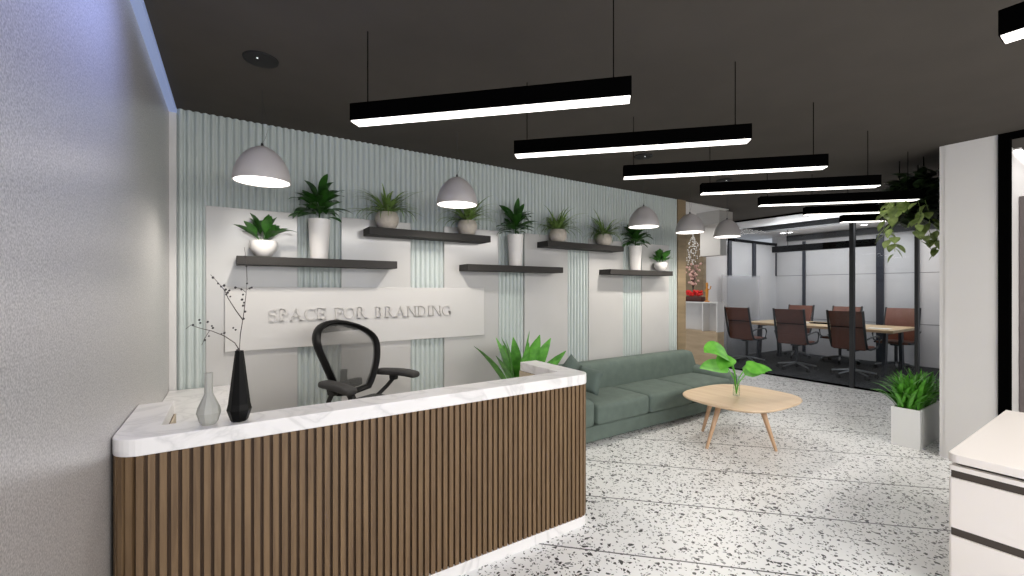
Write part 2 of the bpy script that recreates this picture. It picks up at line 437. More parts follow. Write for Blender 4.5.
# right hand wall with opening
struct('wall_right', B((5.67, 8.4, .837, 1.178, 0, ZC)), 'whitew', 'white wall block at the right', 'wall')
struct('wall_right_return', B((5.675, 8.4, 1.1785, 1.213, 0, ZC)), 'whitew', 'set back return of the right white wall', 'wall')
struct('door_1', B((5.655, 5.76, .768, .836, 0, ZC), (5.655, 5.76, -.6, .768, ZC-.045, ZC), (5.66, 5.76, -.66, -.6, 0, ZC)), 'black', 'black frame of the opening beside the white wall', 'door frame')
struct('wall_office_back', B((7.8, 7.9, -2, .84, 0, ZC)), 'whitew', 'white wall inside the side office', 'wall')
o = struct('door_2', B((6.60, 6.66, .0, .832, 0, 2.53)), 'doorp', 'taupe door leaf inside the side office', 'door')
t = thing('ceiling_strip_light', 'white linear light glowing on the ceiling of the side office', 'ceiling light', (6.35, .80, ZC))
obj('housing', B((0, 1.3, -.012, .012+.03, -.012, -.001)), 'whitew', t)
obj('diffuser', B((.03, 1.27, -.006, .036, -.017, -.0121)), 'striplight', t)

# ------------------------------------------------------------------ reception counter
def arc(cx, cy, r, a0, a1, n=8):
    return [(cx+r*math.cos(math.radians(a0+(a1-a0)*i/n)), cy+r*math.sin(math.radians(a0+(a1-a0)*i/n))) for i in range(n+1)]
cx0, cx1, cy0, cy1 = XL+.002, 2.072, 2.168, 2.82
R1, R2 = .10, .10
def uoutline(ins, thick=.165):
    a, b, c = cx0+ins, cx1-ins, cy0+ins
    out = [(a, cy1)] + arc(a+R1-ins, c+R1-ins, R1-ins, 180, 270) + arc(b-R2+ins, c+R2-ins, R2-ins, 270, 360) + [(b, cy1)]
    inn = [(cx1-.157, cy1), (cx1-.157, cy0+.175), (cx0+.142, cy0+.175), (cx0+.142, cy1)]
    return out + inn
ct = thing('reception_counter', 'U-shaped reception counter clad in walnut slats with white marble top', 'reception counter', (0, 0, 0))
bm = bmesh.new(); prism(bm, uoutline(0), .957, 1.025)
obj('countertop', bm, 'marble', ct, bevel=.005)
bm = bmesh.new(); prism(bm, uoutline(.006), 0, .064)
obj('plinth', bm, 'marble', ct)
bm = bmesh.new(); prism(bm, uoutline(.022), .065, .956)
obj('carcass', bm, 'walnutd', ct)
# inner beige faces
obj('inner_panel', B((cx1-.165, cx1-.158, cy0+.176, cy1, .065, .956), (cx0+.143, cx0+.150, cy0+.176, cy1, .065, .956), (cx0+.143, cx1-.158, cy0+.176, cy0+.183, .065, .956)), 'beige', ct)
# slats following the rounded outline
path = [(cx0+.004, cy1-.01)] + arc(cx0+R1, cy0+R1, R1-.004, 180, 270, 16) + arc(cx1-R2, cy0+R2, R2-.004, 270, 360, 16) + [(cx1-.004, cy1-.01)]
bm = bmesh.new()
segs = []; tot = 0
for a, b in zip(path, path[1:]):
    L = math.dist(a, b); segs.append((tot, L, a, b)); tot += L
def at_len(s):
    for t0, L, a, b in segs:
        if s <= t0+L+1e-9:
            f = (s-t0)/L if L else 0
            return (a[0]+(b[0]-a[0])*f, a[1]+(b[1]-a[1])*f), ((b[0]-a[0])/L, (b[1]-a[1])/L)
    return b, ((b[0]-a[0])/L, (b[1]-a[1])/L)
s = .012
while s < tot-.012:
    (px, py), (dx, dy) = at_len(s); nx, ny = dy, -dx; w = .0112
    q = [(px-dx*w-nx*.018, py-dy*w-ny*.018), (px-dx*w, py-dy*w), (px+dx*w, py+dy*w), (px+dx*w-nx*.018, py+dy*w-ny*.018)]
    prism(bm, q, .066, .9565)
    s += .0355
obj('slat_cladding', bm, 'walnut', ct)
dk = thing('worktop_desk', 'low white worktop running from the counter to the wall along the left side', 'desk', (0, 0, 0))
obj('worktop', B((XL+.002, .07, cy1+.004, YW-.04, .815, .845)), 'marble', dk, bevel=.003)
obj('side_panel', B((.03, .05, cy1+.02, YW-.06, 0, .814)), 'desk', dk)

# vases
t = thing('bottle_vase', 'pale grey faceted bottle vase with thin neck on the marble counter', 'vase', (-.082, 2.245, 1.0255))
bm = bmesh.new(); lathe(bm, [(0, 0), (.026, 0), (.034, .012), (.0445, .05), (.040, .072), (.0175, .125), (.0155, .132), (.0145, .218), (.0115, .219), (.0105, .14), (0, .135)], 10)
obj('body', bm, 'vase', t)
t = thing('tall_vase', 'tall black faceted tapering vase on the marble counter', 'vase', (.028, 2.232, 1.0255))
bm = bmesh.new(); lathe(bm, [(0, 0), (.030, 0), (.034, .006), (.0475, .050), (.042, .075), (.0165, .300), (.0165, .306), (.012, .306), (.012, .2), (0, .19)], 8)
obj('body', bm, 'bvase', t)
# twigs in image-aligned directions (camera right / up) kept as true 3D with depth offsets
Rv = Vector((.8377, -.5461, 0)); Fv = Vector((.5461, .8377, 0))
t = thing('blossom_twig', 'bare forked twig with small dark blossoms standing in the black vase', 'branch', (.028, 2.232, 1.0255))
sc = 1.90/430/1.0
def tw(px, py, d=0):  # offsets from vase mouth (240,352)
    dx, dz = (px-240)*sc, (352-py)*sc
    return Rv*dx*1.0 + Fv*d*.25 + Vector((0, 0, .30+dz))
br = [[(240, 372, 0), (240, 352, 0), (241, 335, .0), (244, 315, .01), (246, 295, .02), (247, 280, .02), (246, 262, .03), (244, 248, .03)],
      [(240, 350, 0), (236, 343, -.01), (226, 336, -.02), (214, 331, -.03), (202, 328, -.04), (194, 325, -.05), (189, 329, -.05)],
      [(243, 320, .01), (236, 311, .02), (228, 299, .03), (224, 291, .04), (216, 282, .05), (209, 275, .06)],
      [(212, 330, -.03), (207, 338, -.03), (204, 345, -.03)],
      [(246, 293, .02), (241, 289, .03), (235, 288, .03)], [(247, 290, .02), (251, 288, .01)]]
bm = bmesh.new()
for i, b in enumerate(br): tube(bm, [tw(*p) for p in b], .0022 if i < 3 else .0013, 5, .0009)
obj('stem', bm, 'twig', t, smooth=True)
bm = bmesh.new()
for px, py, d in [(202, 320, -.04), (203, 323, -.04), (210, 322, -.03), (214, 326, -.03), (215, 328, -.03), (226, 333, -.02), (223, 334, -.02), (196, 325, -.05), (211, 336, -.03), (207, 340, -.03),
                  (234, 328, .0), (236, 330, .01), (238, 350, 0), (212, 278, .05), (217, 284, .05), (220, 287, .05), (225, 290, .04), (227, 293, .04), (229, 291, .03), (226, 295, .03), (223, 286, .05), (230, 297, .03),
                  (235, 288, .03), (241, 290, .03), (247, 284, .02), (250, 289, .01), (252, 288, .01), (242, 300, .02), (244, 303, .02), (243, 306, .02), (245, 312, .02), (243, 295, .02), (244, 319, .01), (246, 267, .03), (244, 257, .03)]:
    m = Matrix.Translation(tw(px, py, d)) @ Matrix.Scale(.0042+rnd.random()*.0022, 4)
    bmesh.ops.create_icosphere(bm, subdivisions=1, radius=1, matrix=m)
obj('blossoms', bm, 'blossom', t)

# ------------------------------------------------------------------ sign
def letters():
    TH, TN, SF = .19, .075, .06
    def stem(x, w=TH, y0=0, y1=1, st=True, sb=True):
        p = [[(x, y0), (x+w, y0), (x+w, y1), (x, y1)]]
        if sb: p.append([(x-.07, y0), (x+w+.07, y0), (x+w+.07, y0+SF), (x-.07, y0+SF)])
        if st: p.append([(x-.07, y1-SF), (x+w+.07, y1-SF), (x+w+.07, y1), (x-.07, y1)])
        return p
    def diag(x0, y0, x1, y1, w):
        return [[(x0, y0), (x0+w, y0), (x1+w, y1), (x1, y1)]]
    def ring(cx, cy, rx, ry, a0, a1, th=TH, tn=TN, n=14):
        out = []
        pts = []
        for i in range(n+1):
            a = math.radians(a0+(a1-a0)*i/n); c, s_ = math.cos(a), math.sin(a)
            w = tn+(th-tn)*abs(c)**1.5
            pts.append(((cx+rx*c, cy+ry*s_), (cx+(rx-w)*c, cy+(ry-w)*s_)))
        for a, b in zip(pts, pts[1:]): out.append([a[0], b[0], b[1], a[1]])
        return out
    def bar(x0, x1, y, h=TN): return [[(x0, y), (x1, y), (x1, y+h), (x0, y+h)]]
    G = {}
    G['S'] = (ring(.30, .73, .24, .27, 35, 250, .12) + ring(.30, .27, .26, .29, 90, -145, .13) + [[(.45, .70), (.51, .68), (.51, .97), (.47, .97)]] + [[(.05, .03), (.09, .03), (.11, .30), (.05, .30)]], .62)
    G['P'] = (stem(.09) + ring(.30, .74, .30, .26, -90, 90) + bar(.2, .31, .945) + bar(.2, .31, .48), .66)
    G['A'] = (diag(.04, 0, .36, 1, .06) + diag(.60, 0, .34, 1, .15) + bar(.17, .62, .32) + bar(-.02, .2, 0, SF) + bar(.52, .84, 0, SF), .84)
    G['C'] = (ring(.44, .5, .40, .51, 50, 310, .16) + [[(.66, .66), (.70, .66), (.70, .98), (.66, .93)]], .76)
    G['E'] = (stem(.09) + bar(.2, .60, .945) + bar(.2, .50, .50) + bar(.2, .62, 0) + [[(.57, .76), (.61, .76), (.61, 1), (.55, 1)]] + [[(.60, 0), (.64, .26), (.60, .26), (.54, .03)]] + [[(.46, .40), (.50, .40), (.50, .65), (.46, .65)]], .68)
    G['F'] = (stem(.09) + bar(.2, .58, .945) + bar(.2, .48, .50) + [[(.55, .74), (.59, .74), (.59, 1), (.53, 1)]] + [[(.44, .40), (.48, .40), (.48, .65), (.44, .65)]], .62)
    G['O'] = (ring(.44, .5, .42, .51, 0, 360, .16, n=28), .88)
    G['R'] = (stem(.09) + ring(.30, .745, .28, .255, -90, 90) + bar(.2, .31, .945) + bar(.2, .31, .49) + diag(.60, 0, .32, .5, .17) + bar(.56, .86, 0, SF), .84)
    G['B'] = (stem(.09) + ring(.30, .76, .25, .24, -90, 90) + ring(.31, .265, .30, .265, -90, 90) + bar(.2, .32, .945) + bar(.2, .32, .49) + bar(.2, .32, 0), .70)
    G['N'] = (stem(.10, .06) + stem(.68, .06) + diag(.66, 0, .10, 1, .15) , .86)
    G['D'] = (stem(.09) + ring(.32, .5, .44, .5, -90, 90, .16) + bar(.2, .33, .945) + bar(.2, .33, 0), .82)
    G['I'] = (stem(.10), .36)
    G['G'] = (ring(.44, .5, .40, .51, 50, 330, .16) + stem(.62, .13, .02, .42, True, False) + [[(.66, .70), (.70, .70), (.70, .98), (.66, .93)]], .84)
    G[' '] = ([], .46)
    return G
sg = thing('branding_sign', 'long pale sign panel with raised serif lettering on the feature wall', 'sign', (0, YW-.035, 0))
obj('panel', B((-.045, 2.285, -.022, 0, 1.108, 1.617)), 'sign', sg, bevel=.002)
G = letters(); text = 'SPACE FOR BRANDING'; H = .102
tw_ = sum(G[c][1] for c in text); sx = 1.65/tw_; x = .246
for ch in text:
    if ch != ' ':
        bm = bmesh.new()
        for poly in G[ch][0]:
            a = [bm.verts.new((x+px*sx, -.023, 1.335+py*H)) for px, py in poly]
            b = [bm.verts.new((x+px*sx, -.035, 1.335+py*H)) for px, py in poly]
            n = len(a); bm.faces.new(b); bm.faces.new(a[::-1])
            for i in range(n): bm.faces.new((a[i], a[(i+1) % n], b[(i+1) % n], b[i]))
        obj('letter', bm, 'sign_letter', sg)
    x += G[ch][1]*sx

# ------------------------------------------------------------------ floating shelves
for x0, z1, lab in ((.03, 1.857, 'dark floating shelf at lower left holding a white bowl plant and a tall pot'),
                    (1.018, 2.156, 'upper dark floating shelf nearest the counter holding two round taupe pots'),
                    (1.995, 1.857, 'lower dark floating shelf in the middle holding one tall white pot'),
                    (3.008, 2.156, 'upper dark floating shelf further along with two taupe pots'),
                    (4.01, 1.857, 'lower dark floating shelf nearest the oak strip at the wall end')):
    o = tag(obj('wall_shelf', B((0, 1.24, 0, .205, -.066, 0)), 'shelf', loc=(x0, 3.868, z1), bevel=.002), lab, 'shelf', 'floating wall shelves')

# ------------------------------------------------------------------ plants on the shelves
def bowl_pot(t, s=1.):
    bm = bmesh.new(); lathe(bm, [(0, 0), (.040*s, 0), (.055*s, .012*s), (.092*s, .06*s), (.100*s, .10*s), (.098*s, .128*s), (.091*s, .128*s), (.091*s, .105*s), (0, .105*s)], 32)
    obj('pot', bm, 'ceramic', t, smooth=True)
def clampy(bm):
    for v in bm.verts:
        if v.co.y > .09: v.co.y = .09+.015*(1-math.exp(-(v.co.y-.09)*8))
def broad_plant(loc, lab, s=1., seed=1, group=None):
    r = random.Random(seed)
    t = thing('potted_plant', lab, 'plant', loc, 0, group)
    bowl_pot(t, s)
    bm = bmesh.new(); lathe(bm, [(0, .112*s), (.09*s, .106*s)], 24); obj('soil', bm, 'soil', t)
    bm = bmesh.new()
    for i in range(19):
        az = i*2.4+r.random()*.4; el = 1.50-.75*(i/19)+r.random()*.2
        leaf(bm, (math.cos(az)*.02, math.sin(az)*.02, .10*s), az, el, (.11+.05*r.random())*s, (.070+.025*r.random())*s, .4+1.5*r.random(), 8, (.06+.07*r.random())*s, .15, twist=(r.random()-.5)*2.4)
    clampy(bm)
    obj('foliage', bm, 'leaf_mid', t, smooth='leaf')
    return t
def tall_plant(loc, lab, s=1., seed=1, group=None):
    r = random.Random(seed)
    t = thing('potted_plant', lab, 'plant', loc, 0, group)
    bm = bmesh.new(); lathe(bm, [(0, 0), (.068*s, 0), (.071*s, .006), (.090*s, .335*s), (.090*s, .345*s), (.082*s, .345*s), (.080*s, .32*s), (0, .32*s)], 32)
    obj('pot', bm, 'ceramic', t, smooth=True)
    bm = bmesh.new(); lathe(bm, [(0, .328*s), (.079*s, .322*s)], 24); obj('soil', bm, 'soil', t)
    bm = bmesh.new()
    for i in range(44):
        f = i/44; az = i*2.4+r.random()*.9
        h = .36+.12*f+.03*r.random(); el = -.1+.85*f**1.3+r.random()*.7
        leaf(bm, (math.cos(az)*.015, math.sin(az)*.015, h*s), az, el, (.14+.12*r.random())*s, (.062+.03*r.random())*s, .6+1.1*r.random(), 7, .03*s, .22, twist=(r.random()-.5)*1.8)
    tube(bm, [(0, 0, .32*s), (.005, 0, .55*s)], .008, 6); clampy(bm)
    obj('foliage', bm, 'leaf_dark', t, smooth='leaf')
    return t
def spider_plant(loc, lab, s=1., seed=1, group=None):
    r = random.Random(seed)
    t = thing('potted_plant', lab, 'plant', loc, 0, group)
    bm = bmesh.new(); lathe(bm, [(0, 0), (.065*s, 0), (.085*s, .02*s), (.108*s, .07*s), (.108*s, .11*s), (.09*s, .152*s), (.086*s, .158*s), (.078*s, .156*s), (.078*s, .145*s), (0, .145*s)], 32)
    obj('pot', bm, 'taupe', t, smooth=True)
    bm = bmesh.new(); lathe(bm, [(0, .15*s), (.077*s, .146*s)], 24); obj('soil', bm, 'soil', t)
    bm = bmesh.new()
    for i in range(64):
        az = i*2.4+r.random(); el = .15+1.05*r.random()
        leaf(bm, (math.cos(az)*.02, math.sin(az)*.02, .15*s), az, el, (.24+.19*r.random())*s, .032*s, .7+1.5*r.random(), 8, 0, .25, 'blade')
    clampy(bm)
    obj('foliage', bm, 'leaf_grass', t, smooth='leaf')
    return t
gr = 'potted plants on the wall shelves'
za, zb = 1.8575, 2.1565; yp = 3.965
broad_plant((.215, yp, za), 'leafy plant in white bowl at left end of the lower left shelf', 1.0, 3, gr)
tall_plant((.625, yp, za), 'bushy dark plant in tall white pot on the lower left shelf', .98, 4, gr)
spider_plant((1.205, yp, zb), 'spiky grass plant in taupe pot near left end of the first upper shelf', .98, 5, gr)
spider_plant((2.035, yp, zb), 'spiky grass plant in taupe pot behind the second dome lamp', .95, 6, gr)
tall_plant((2.63, yp, za), 'bushy dark plant in tall white pot alone on the middle lower shelf', 1.0, 7, gr)
spider_plant((3.235, yp, zb), 'spiky grass plant in taupe pot at left end of the second upper shelf', .95, 8, gr)
spider_plant((3.99, yp, zb), 'spiky grass plant in taupe pot at right end of the second upper shelf', .92, 9, gr)
tall_plant((4.58, yp, za), 'bushy dark plant in tall white pot behind the third dome lamp', .95, 10, gr)
broad_plant((5.10, yp, za), 'small leafy plant in white bowl on the shelf nearest the oak strip', .95, 11, gr)

# floor plant behind the counter
t = thing('potted_plant', 'large leafy green plant on the floor behind the counter right end', 'plant', (2.40, 3.52, 0))
bm = bmesh.new(); lathe(bm, [(0, 0), (.13, 0), (.17, .5), (.17, .52), (.155, .52), (.15, .48), (0, .48)], 32); obj('pot', bm, 'dgray', t, smooth=True)
bm = bmesh.new(); lathe(bm, [(0, .49), (.15, .485)], 24); obj('soil', bm, 'soil', t)
bm = bmesh.new(); r = random.Random(12)
for i in range(13):
    az = i*2.4+r.random()*.5; el = 1.5-.62*(i/13)
    leaf(bm, (math.cos(az)*.05, math.sin(az)*.05, .48), az, el, .52+.10*r.random(), .14+.03*r.random(), .1+.35*r.random(), 8, .12, .2, twist=(r.random()-.5)*2.2)
obj('foliage', bm, 'leaf_bright', t, smooth='leaf')

# ------------------------------------------------------------------ dome pendants
def dome_lamp():
    t = thing('pendant_lamp', 'x', 'lamp', (0, 0, 0), 0, 'dome pendant lamps along the feature wall')
    R, Hh = .176, .245
    us = [1-(i/14)**1.5 for i in range(15)]
    pr = [(R*(1-u**2.0)**.58, Hh*u) for u in us]
    inn = [((R-.007)*(1-u**2.0)**.58, (Hh-.008)*u) for u in us[::-1]]
    bm = bmesh.new(); lathe(bm, pr+inn, 40); obj('shade', bm, 'shade', t, smooth=True)
    bm = bmesh.new(); lathe(bm, [(0, .004), (R-.009, .004), (R-.009, .010), (0, .010)], 40); obj('diffuser', bm, 'pdiff', t)
    bm = bmesh.new(); lathe(bm, [(0, Hh+.022), (.007, Hh+.020), (.009, Hh+.004), (.014, Hh-.004)], 16); obj('cap', bm, 'cord', t, smooth=True)
    bm = bmesh.new(); tube(bm, [(0, 0, Hh+.02), (0, 0, ZC-2.335)], .0013, 6); obj('cord', bm, 'greycord', t)
    bm = bmesh.new()
    tube(bm, [(.0, 0, Hh+.02), (.02, 0, Hh+.06), (.035, 0, Hh+.12), (.03, 0, Hh+.18), (.012, 0, Hh+.26), (.004, 0, Hh+.32)], .0008, 5); obj('power_cable', bm, 'greycord', t, smooth=True)
    return t
zl = 2.335
labs = ['dome pendant lamp nearest the left wall, largest in view', 'grey dome pendant lamp above the office chair side, second from the left wall',
        'grey dome pendant lamp hanging before the shelf nearest the oak strip', 'grey dome pendant lamp hanging in front of the oak wall end', 'grey dome pendant lamp furthest away, beside the meeting room']
for i, (x, y) in enumerate(((.175, 3.4), (1.645, 3.4), (4.07, 3.4), (4.96, 3.4), (5.81, 3.4))):
    if i == 0: L0 = dome_lamp(); L0.location = (x, y, zl); L0['label'] = labs[0]; o = L0
    else: o = dup(L0, (x, y, zl), None, labs[i])
    ld = bpy.data.lights.new('lamp_light', 'SPOT'); ld.energy = 30; ld.color = (1, .93, .84); ld.shadow_soft_size = .03; ld.spot_size = math.radians(150); ld.spot_blend = .6
    lo = bpy.data.objects.new('lamp_light', ld); col.objects.link(lo); lo.location = (x, y, zl-.03)

# ------------------------------------------------------------------ linear bars
HB = 2.48
def bar_lamp():
    t = thing('linear_pendant_light', 'x', 'light fixture', (0, 0, 0), -PI/4, 'black linear pendant lights')
    L = 1.425
    # local x runs along the bar, y across (towards camera negative)
    obj('housing', B((0, L, 0, .087, .005, .094)), 'black', t, bevel=.002)
    obj('diffuser', B((.006, L-.006, .004, .083, 0, .0048)), 'diff', t)
    for cx in (.08, L-.08):
        bm = bmesh.new(); tube(bm, [(cx, .043, .094), (cx, .043, ZC-HB-.001)], .0028, 6); obj('cable', bm, 'black', t)
    return t
blabs = ['black linear pendant light nearest the camera, largest of the row', 'second black linear pendant light of the diagonal row', 'third black linear pendant light of the diagonal row',
         'fourth black linear pendant light of the diagonal row', 'fifth black linear pendant light of the diagonal row', 'sixth black linear pendant light, ending beside the hanging plant',
         'furthest black linear pendant light, in front of the glass wall']
for i in range(7):
    loc = (.516+1.029*i, 2.348, HB)
    if i == 0: b0 = bar_lamp(); b0.location = loc; b0['label'] = blabs[0]
    else: dup(b0, loc, None, blabs[i])
t = dup(b0, (2.241, .331, HB), -PI/2, 'black linear pendant light cut off at the top right corner')
t['group'] = 'black linear pendant lights'

# meeting room unlit bar
t = thing('linear_pendant_light', 'unlit dark linear pendant hanging over the meeting table behind glass', 'light fixture', (10.0, 3.0, 2.41), PI/2)
obj('housing', B((0, 1.8, -.05, .05, 0, .13)), 'black', t); obj('diffuser', B((.02, 1.78, -.04, .04, -.006, -.0005)), 'unlit', t)
for cx in (.3, 1.5):
    bm = bmesh.new(); tube(bm, [(cx, 0, .13), (cx, 0, ZC-2.41-.09 if False else ZC-2.41+.005)], .006, 6); obj('cable', bm, 'black', t)
# meeting room downlights
n = 0
for x, y, lab in ((11.2, 5.15, 'small round downlight on the meeting room ceiling, left pair outer'), (11.2, 5.0, 'small round downlight on the meeting room ceiling, left pair inner'),
             (11.2, 3.55, 'small round downlight on the meeting room ceiling near the hanging vines'), (10.6, 5.55, 'small round downlight on the meeting room ceiling at its left wall')):
    t = thing('downlight', lab, 'downlight', (x, y, ZC+.01), 0, 'meeting room downlights')
    bm = bmesh.new(); lathe(bm, [(.06, -.001), (.085, -.001), (.085, -.014), (.06, -.014), (.06, -.001)], 24); obj('rim', bm, 'whitew', t)
    bm = bmesh.new(); lathe(bm, [(0, -.010), (.059, -.010), (.059, -.004), (0, -.004)], 24); obj('lens', bm, 'spot', t)
# ceiling speakers
for x, y, lab in ((.145, 2.946, 'round black ceiling speaker near the left wall'), (3.53, 2.955, 'round black ceiling speaker behind the second linear light'), (5.15, 3.05, 'round black ceiling speaker behind the third linear light')):
    t = thing('ceiling_speaker', lab, 'speaker', (x, y, ZC), 0, 'round ceiling speakers')
    bm = bmesh.new(); lathe(bm, [(0, -.016), (.075, -.016), (.092, -.010), (.095, -.001), (0, -.001)], 32); obj('grille', bm, 'speaker', t, smooth=True)
    bm = bmesh.new(); lathe(bm, [(0, -.020), (.0045, -.020), (.0045, -.0165), (0, -.0165)], 10, (-.02, -.04, 0)); obj('indicator', bm, 'led', t)

# ------------------------------------------------------------------ reception task chair
def ellipse_strip(bm, pts, w, d):
    pass
fa = math.atan2(-.866, .50)      # facing direction
t = thing('task_chair', 'black mesh office chair with padded arms behind the marble counter', 'chair', (.91, 3.40, 0), fa+PI/2)
# local: faces -y ; x is lateral ; scale tall
def back_pt(u, v):   # u angle param on outline, v unused
    pass
zb0, zb1 = .80, 1.33
def bw(zz):          # half width of the back at a height
    f = min(1, max(0, (zz-zb0)/(zb1-zb0)))
    w_ = .155+.14*math.sin(min(1, f*1.2)*PI/2)
    return w_ if f < .62 else w_*max(0, 1-((f-.62)/.38)**2.3)**.5
def by(zz, xx):      # depth: back leans and curves around the sitter
    f = (zz-zb0)/(zb1-zb0)
    return .21+.21*max(0, f)**1.4-.02*math.sin(f*PI)-.9*xx*xx
outline = []
N = 22
zs = [zb0+(zb1-zb0)*math.sin(PI/2*i/N) for i in range(N+1)]
for z_ in zs: outline.append((-bw(z_), z_))
for z_ in zs[-2::-1]: outline.append((bw(z_), z_))
for i in range(1, 8): outline.append((.155-.31*i/8, zb0-.02*math.sin(PI*i/8)))
bm = bmesh.new()
loop = [Vector((x_, by(z_, x_), z_)) for x_, z_ in outline]
nl = len(loop); rings = []
for i, p in enumerate(loop):
    d = (loop[(i+1) % nl]-loop[i-1]).normalized(); y_ = Vector((0, 1, 0)); a = d.cross(y_).normalized(); b_ = a.cross(d)
    wid = .020; dep = .040
    rings.append([bm.verts.new(p+a*math.cos(2*PI*k_/8)*wid+b_*math.sin(2*PI*k_/8)*dep) for k_ in range(8)])
for i in range(nl):
    for k_ in range(8): bm.faces.new((rings[i][k_], rings[i][(k_+1) % 8], rings[(i+1) % nl][(k_+1) % 8], rings[(i+1) % nl][k_]))
bf = obj('back_frame', bm, 'frameblack', t, smooth=True)
bm = bmesh.new(); rows = []
for i in range(N+1):
    z_ = zs[i]; w_ = max(bw(z_), .004)
    rows.append([bm.verts.new((x_, by(z_, x_), z_)) for x_ in [w_*(-1+2*j/12) for j in range(13)]])
for a, b_ in zip(rows, rows[1:]):
    for j in range(12): bm.faces.new((a[j], a[j+1], b_[j+1], b_[j]))
obj('backrest_mesh', bm, 'meshf', t, smooth=True)
bm = bmesh.new(); rows = []
for i in range(7):                     # dark headband at the top of the mesh
    z_ = 1.255+(zb1-1.255-.004)*i/6; w_ = bw(z_)*.98
    rows.append([bm.verts.new((x_, by(z_, x_)+.012, z_)) for x_ in [w_*(-1+2*j/12) for j in range(13)]])
for a, b_ in zip(rows, rows[1:]):
    for j in range(12): bm.faces.new((a[j], a[j+1], b_[j+1], b_[j]))
obj('head_band', bm, 'frameblack', t, smooth=True)
bm = bmesh.new(); tube(bm, [(0, .30, .95), (0, .30, .86), (0, .2, .72), (0, .05, .62)], .030, 10); soft(bm, 0, .285, .83, .34, .05, .07, .02, n=4); obj('back_support', bm, 'rubber', t, smooth=True)
bm = bmesh.new(); soft(bm, 0, -.02, .69, .52, .50, .06, .028, (0, 0, .012), 8); obj('seat', bm, 'rubber', t, smooth=True)
for s in (-1, 1):
    bm = bmesh.new()
    n0 = len(bm.verts)
    soft(bm, 0, 0, 0, .10, .38, .050, .022, (0, 0, .004), 8)
    for v in bm.verts:
        yy = v.co.y
        v.co.z += -.45*yy*yy*(1 if yy < 0 else .3); v.co.x += s*.315 - s*.5*max(0, -yy-.02)**2; v.co.y += .02; v.co.z += .905
        v.co.x -= s*.03*(yy/.15)
    obj('armrest', bm, 'armpad', t, smooth=True)
    bm = bmesh.new(); tube(bm, [(s*.315, .05, .885), (s*.315, .07, .84), (s*.30, .12, .78), (s*.25, .16, .72), (s*.15, .16, .68)], .017, 10); soft(bm, s*.315, .06, .87, .05, .07, .07, .015, n=4); obj('arm_post', bm, 'rubber', t, smooth=True)
bm = bmesh.new(); tube(bm, [(0, 0, .66), (0, 0, .12)], .028, 14); obj('gas_column', bm, 'dgray', t, smooth=True)
bm = bmesh.new(); r = .22; tube(bm, [(r*math.cos(2*PI*i/24), r*math.sin(2*PI*i/24), .28) for i in range(25)], .01, 8); obj('foot_ring', bm, 'chrome', t, smooth=True)
bm = bmesh.new()
for i in range(5):
    a = 2*PI*i/5; tube(bm, [(0, 0, .13), (math.cos(a)*.31, math.sin(a)*.31, .075)], .024, 8, .014)
obj('base', bm, 'dgray', t, smooth=True)
for i in range(5):
    a = 2*PI*i/5; bm = bmesh.new(); c, s_ = math.cos(a), math.sin(a)
    tube(bm, [(c*.31-s_*.02, s_*.31+c*.02, .03), (c*.31+s_*.02, s_*.31-c*.02, .03)], .03, 14); obj('caster', bm, 'rubber', t, smooth=True)

# ------------------------------------------------------------------ sofa
sf = thing('sofa', 'long sage green fabric sofa with three seat cushions against the feature wall', 'sofa', (2.93, 3.235, 0))
SW, SD = 2.90, .80
bm = bmesh.new(); soft(bm, SW/2, SD/2+.005, .110, SW, SD-.01, .165, .02, n=6); obj('base', bm, 'sofa', sf, smooth=True)
bm = bmesh.new(); soft(bm, SW/2-.01, SD-.11, .49, SW-.12, .21, .43, .055, (0, .01, .008), 10)
for v in bm.verts: v.co.y += (v.co.z-.4)*.10-.02; v.co.x -= max(0, v.co.z-.45)*.35*(1 if v.co.x > SW-.4 else 0)
obj('backrest', bm, 'sofa', sf, smooth=True)
for s in (0, 1):
    bm = bmesh.new(); soft(bm, .11+s*(SW-.22), SD/2-.03, .325, .22, SD-.07, .30, .055, (.006, 0, .01), 8)
    for v in bm.verts:
        if v.co.z > .3: v.co.z += (v.co.y-.4)*.06
    obj('armrest', bm, 'sofa', sf, smooth=True)
cw = (SW-.44)/3
for i in range(3):
    bm = bmesh.new(); soft(bm, .22+cw*(i+.5), .283, .297, cw-.008, .60, .215, .045, (0, .006, .02), 10); obj('seat_cushion', bm, 'sofa', sf, smooth=True)
for x_ in (.08, SW-.08):
    for y_ in (.08, SD-.12):
        bm = bmesh.new(); tube(bm, [(x_, y_, 0), (x_, y_, .035)], .025, 12); obj('foot', bm, 'rubber', sf)
# throw pillows
def pillow(name, loc, rot, size, lab):
    bm = bmesh.new(); n = 12; rows = {}
    for side in (1, -1):
        for i in range(n+1):
            for j in range(n+1):
                u, v = -1+2*i/n, -1+2*j/n
                e = (1-u**4)*(1-v**4)
                th = .25*size*max(0, e)**.55
                pin = 1-.07*(1-abs(u*v))*(max(abs(u), abs(v))**6)
                key = (i, j, side if 0 < i < n and 0 < j < n else 0)
                if key not in rows: rows[key] = bm.verts.new((u*size/2*pin, side*th if key[2] else 0, v*size/2*pin))
    for side in (1, -1):
        g = lambda i, j: rows[(i, j, side if 0 < i < n and 0 < j < n else 0)]
        for i in range(n):
            for j in range(n): bm.faces.new((g(i, j), g(i+1, j), g(i+1, j+1), g(i, j+1)))
    o = obj(name, bm, 'pillow', None, smooth=True, loc=loc); o.rotation_euler = rot
    return tag(o, lab, 'pillow', 'throw pillows on the sofa')
pillow('throw_pillow', (3.22, 3.70, .65), (math.radians(-12), math.radians(45), math.radians(-30)), .31, 'sage pillow at the left end of the sofa standing behind with its corner up')
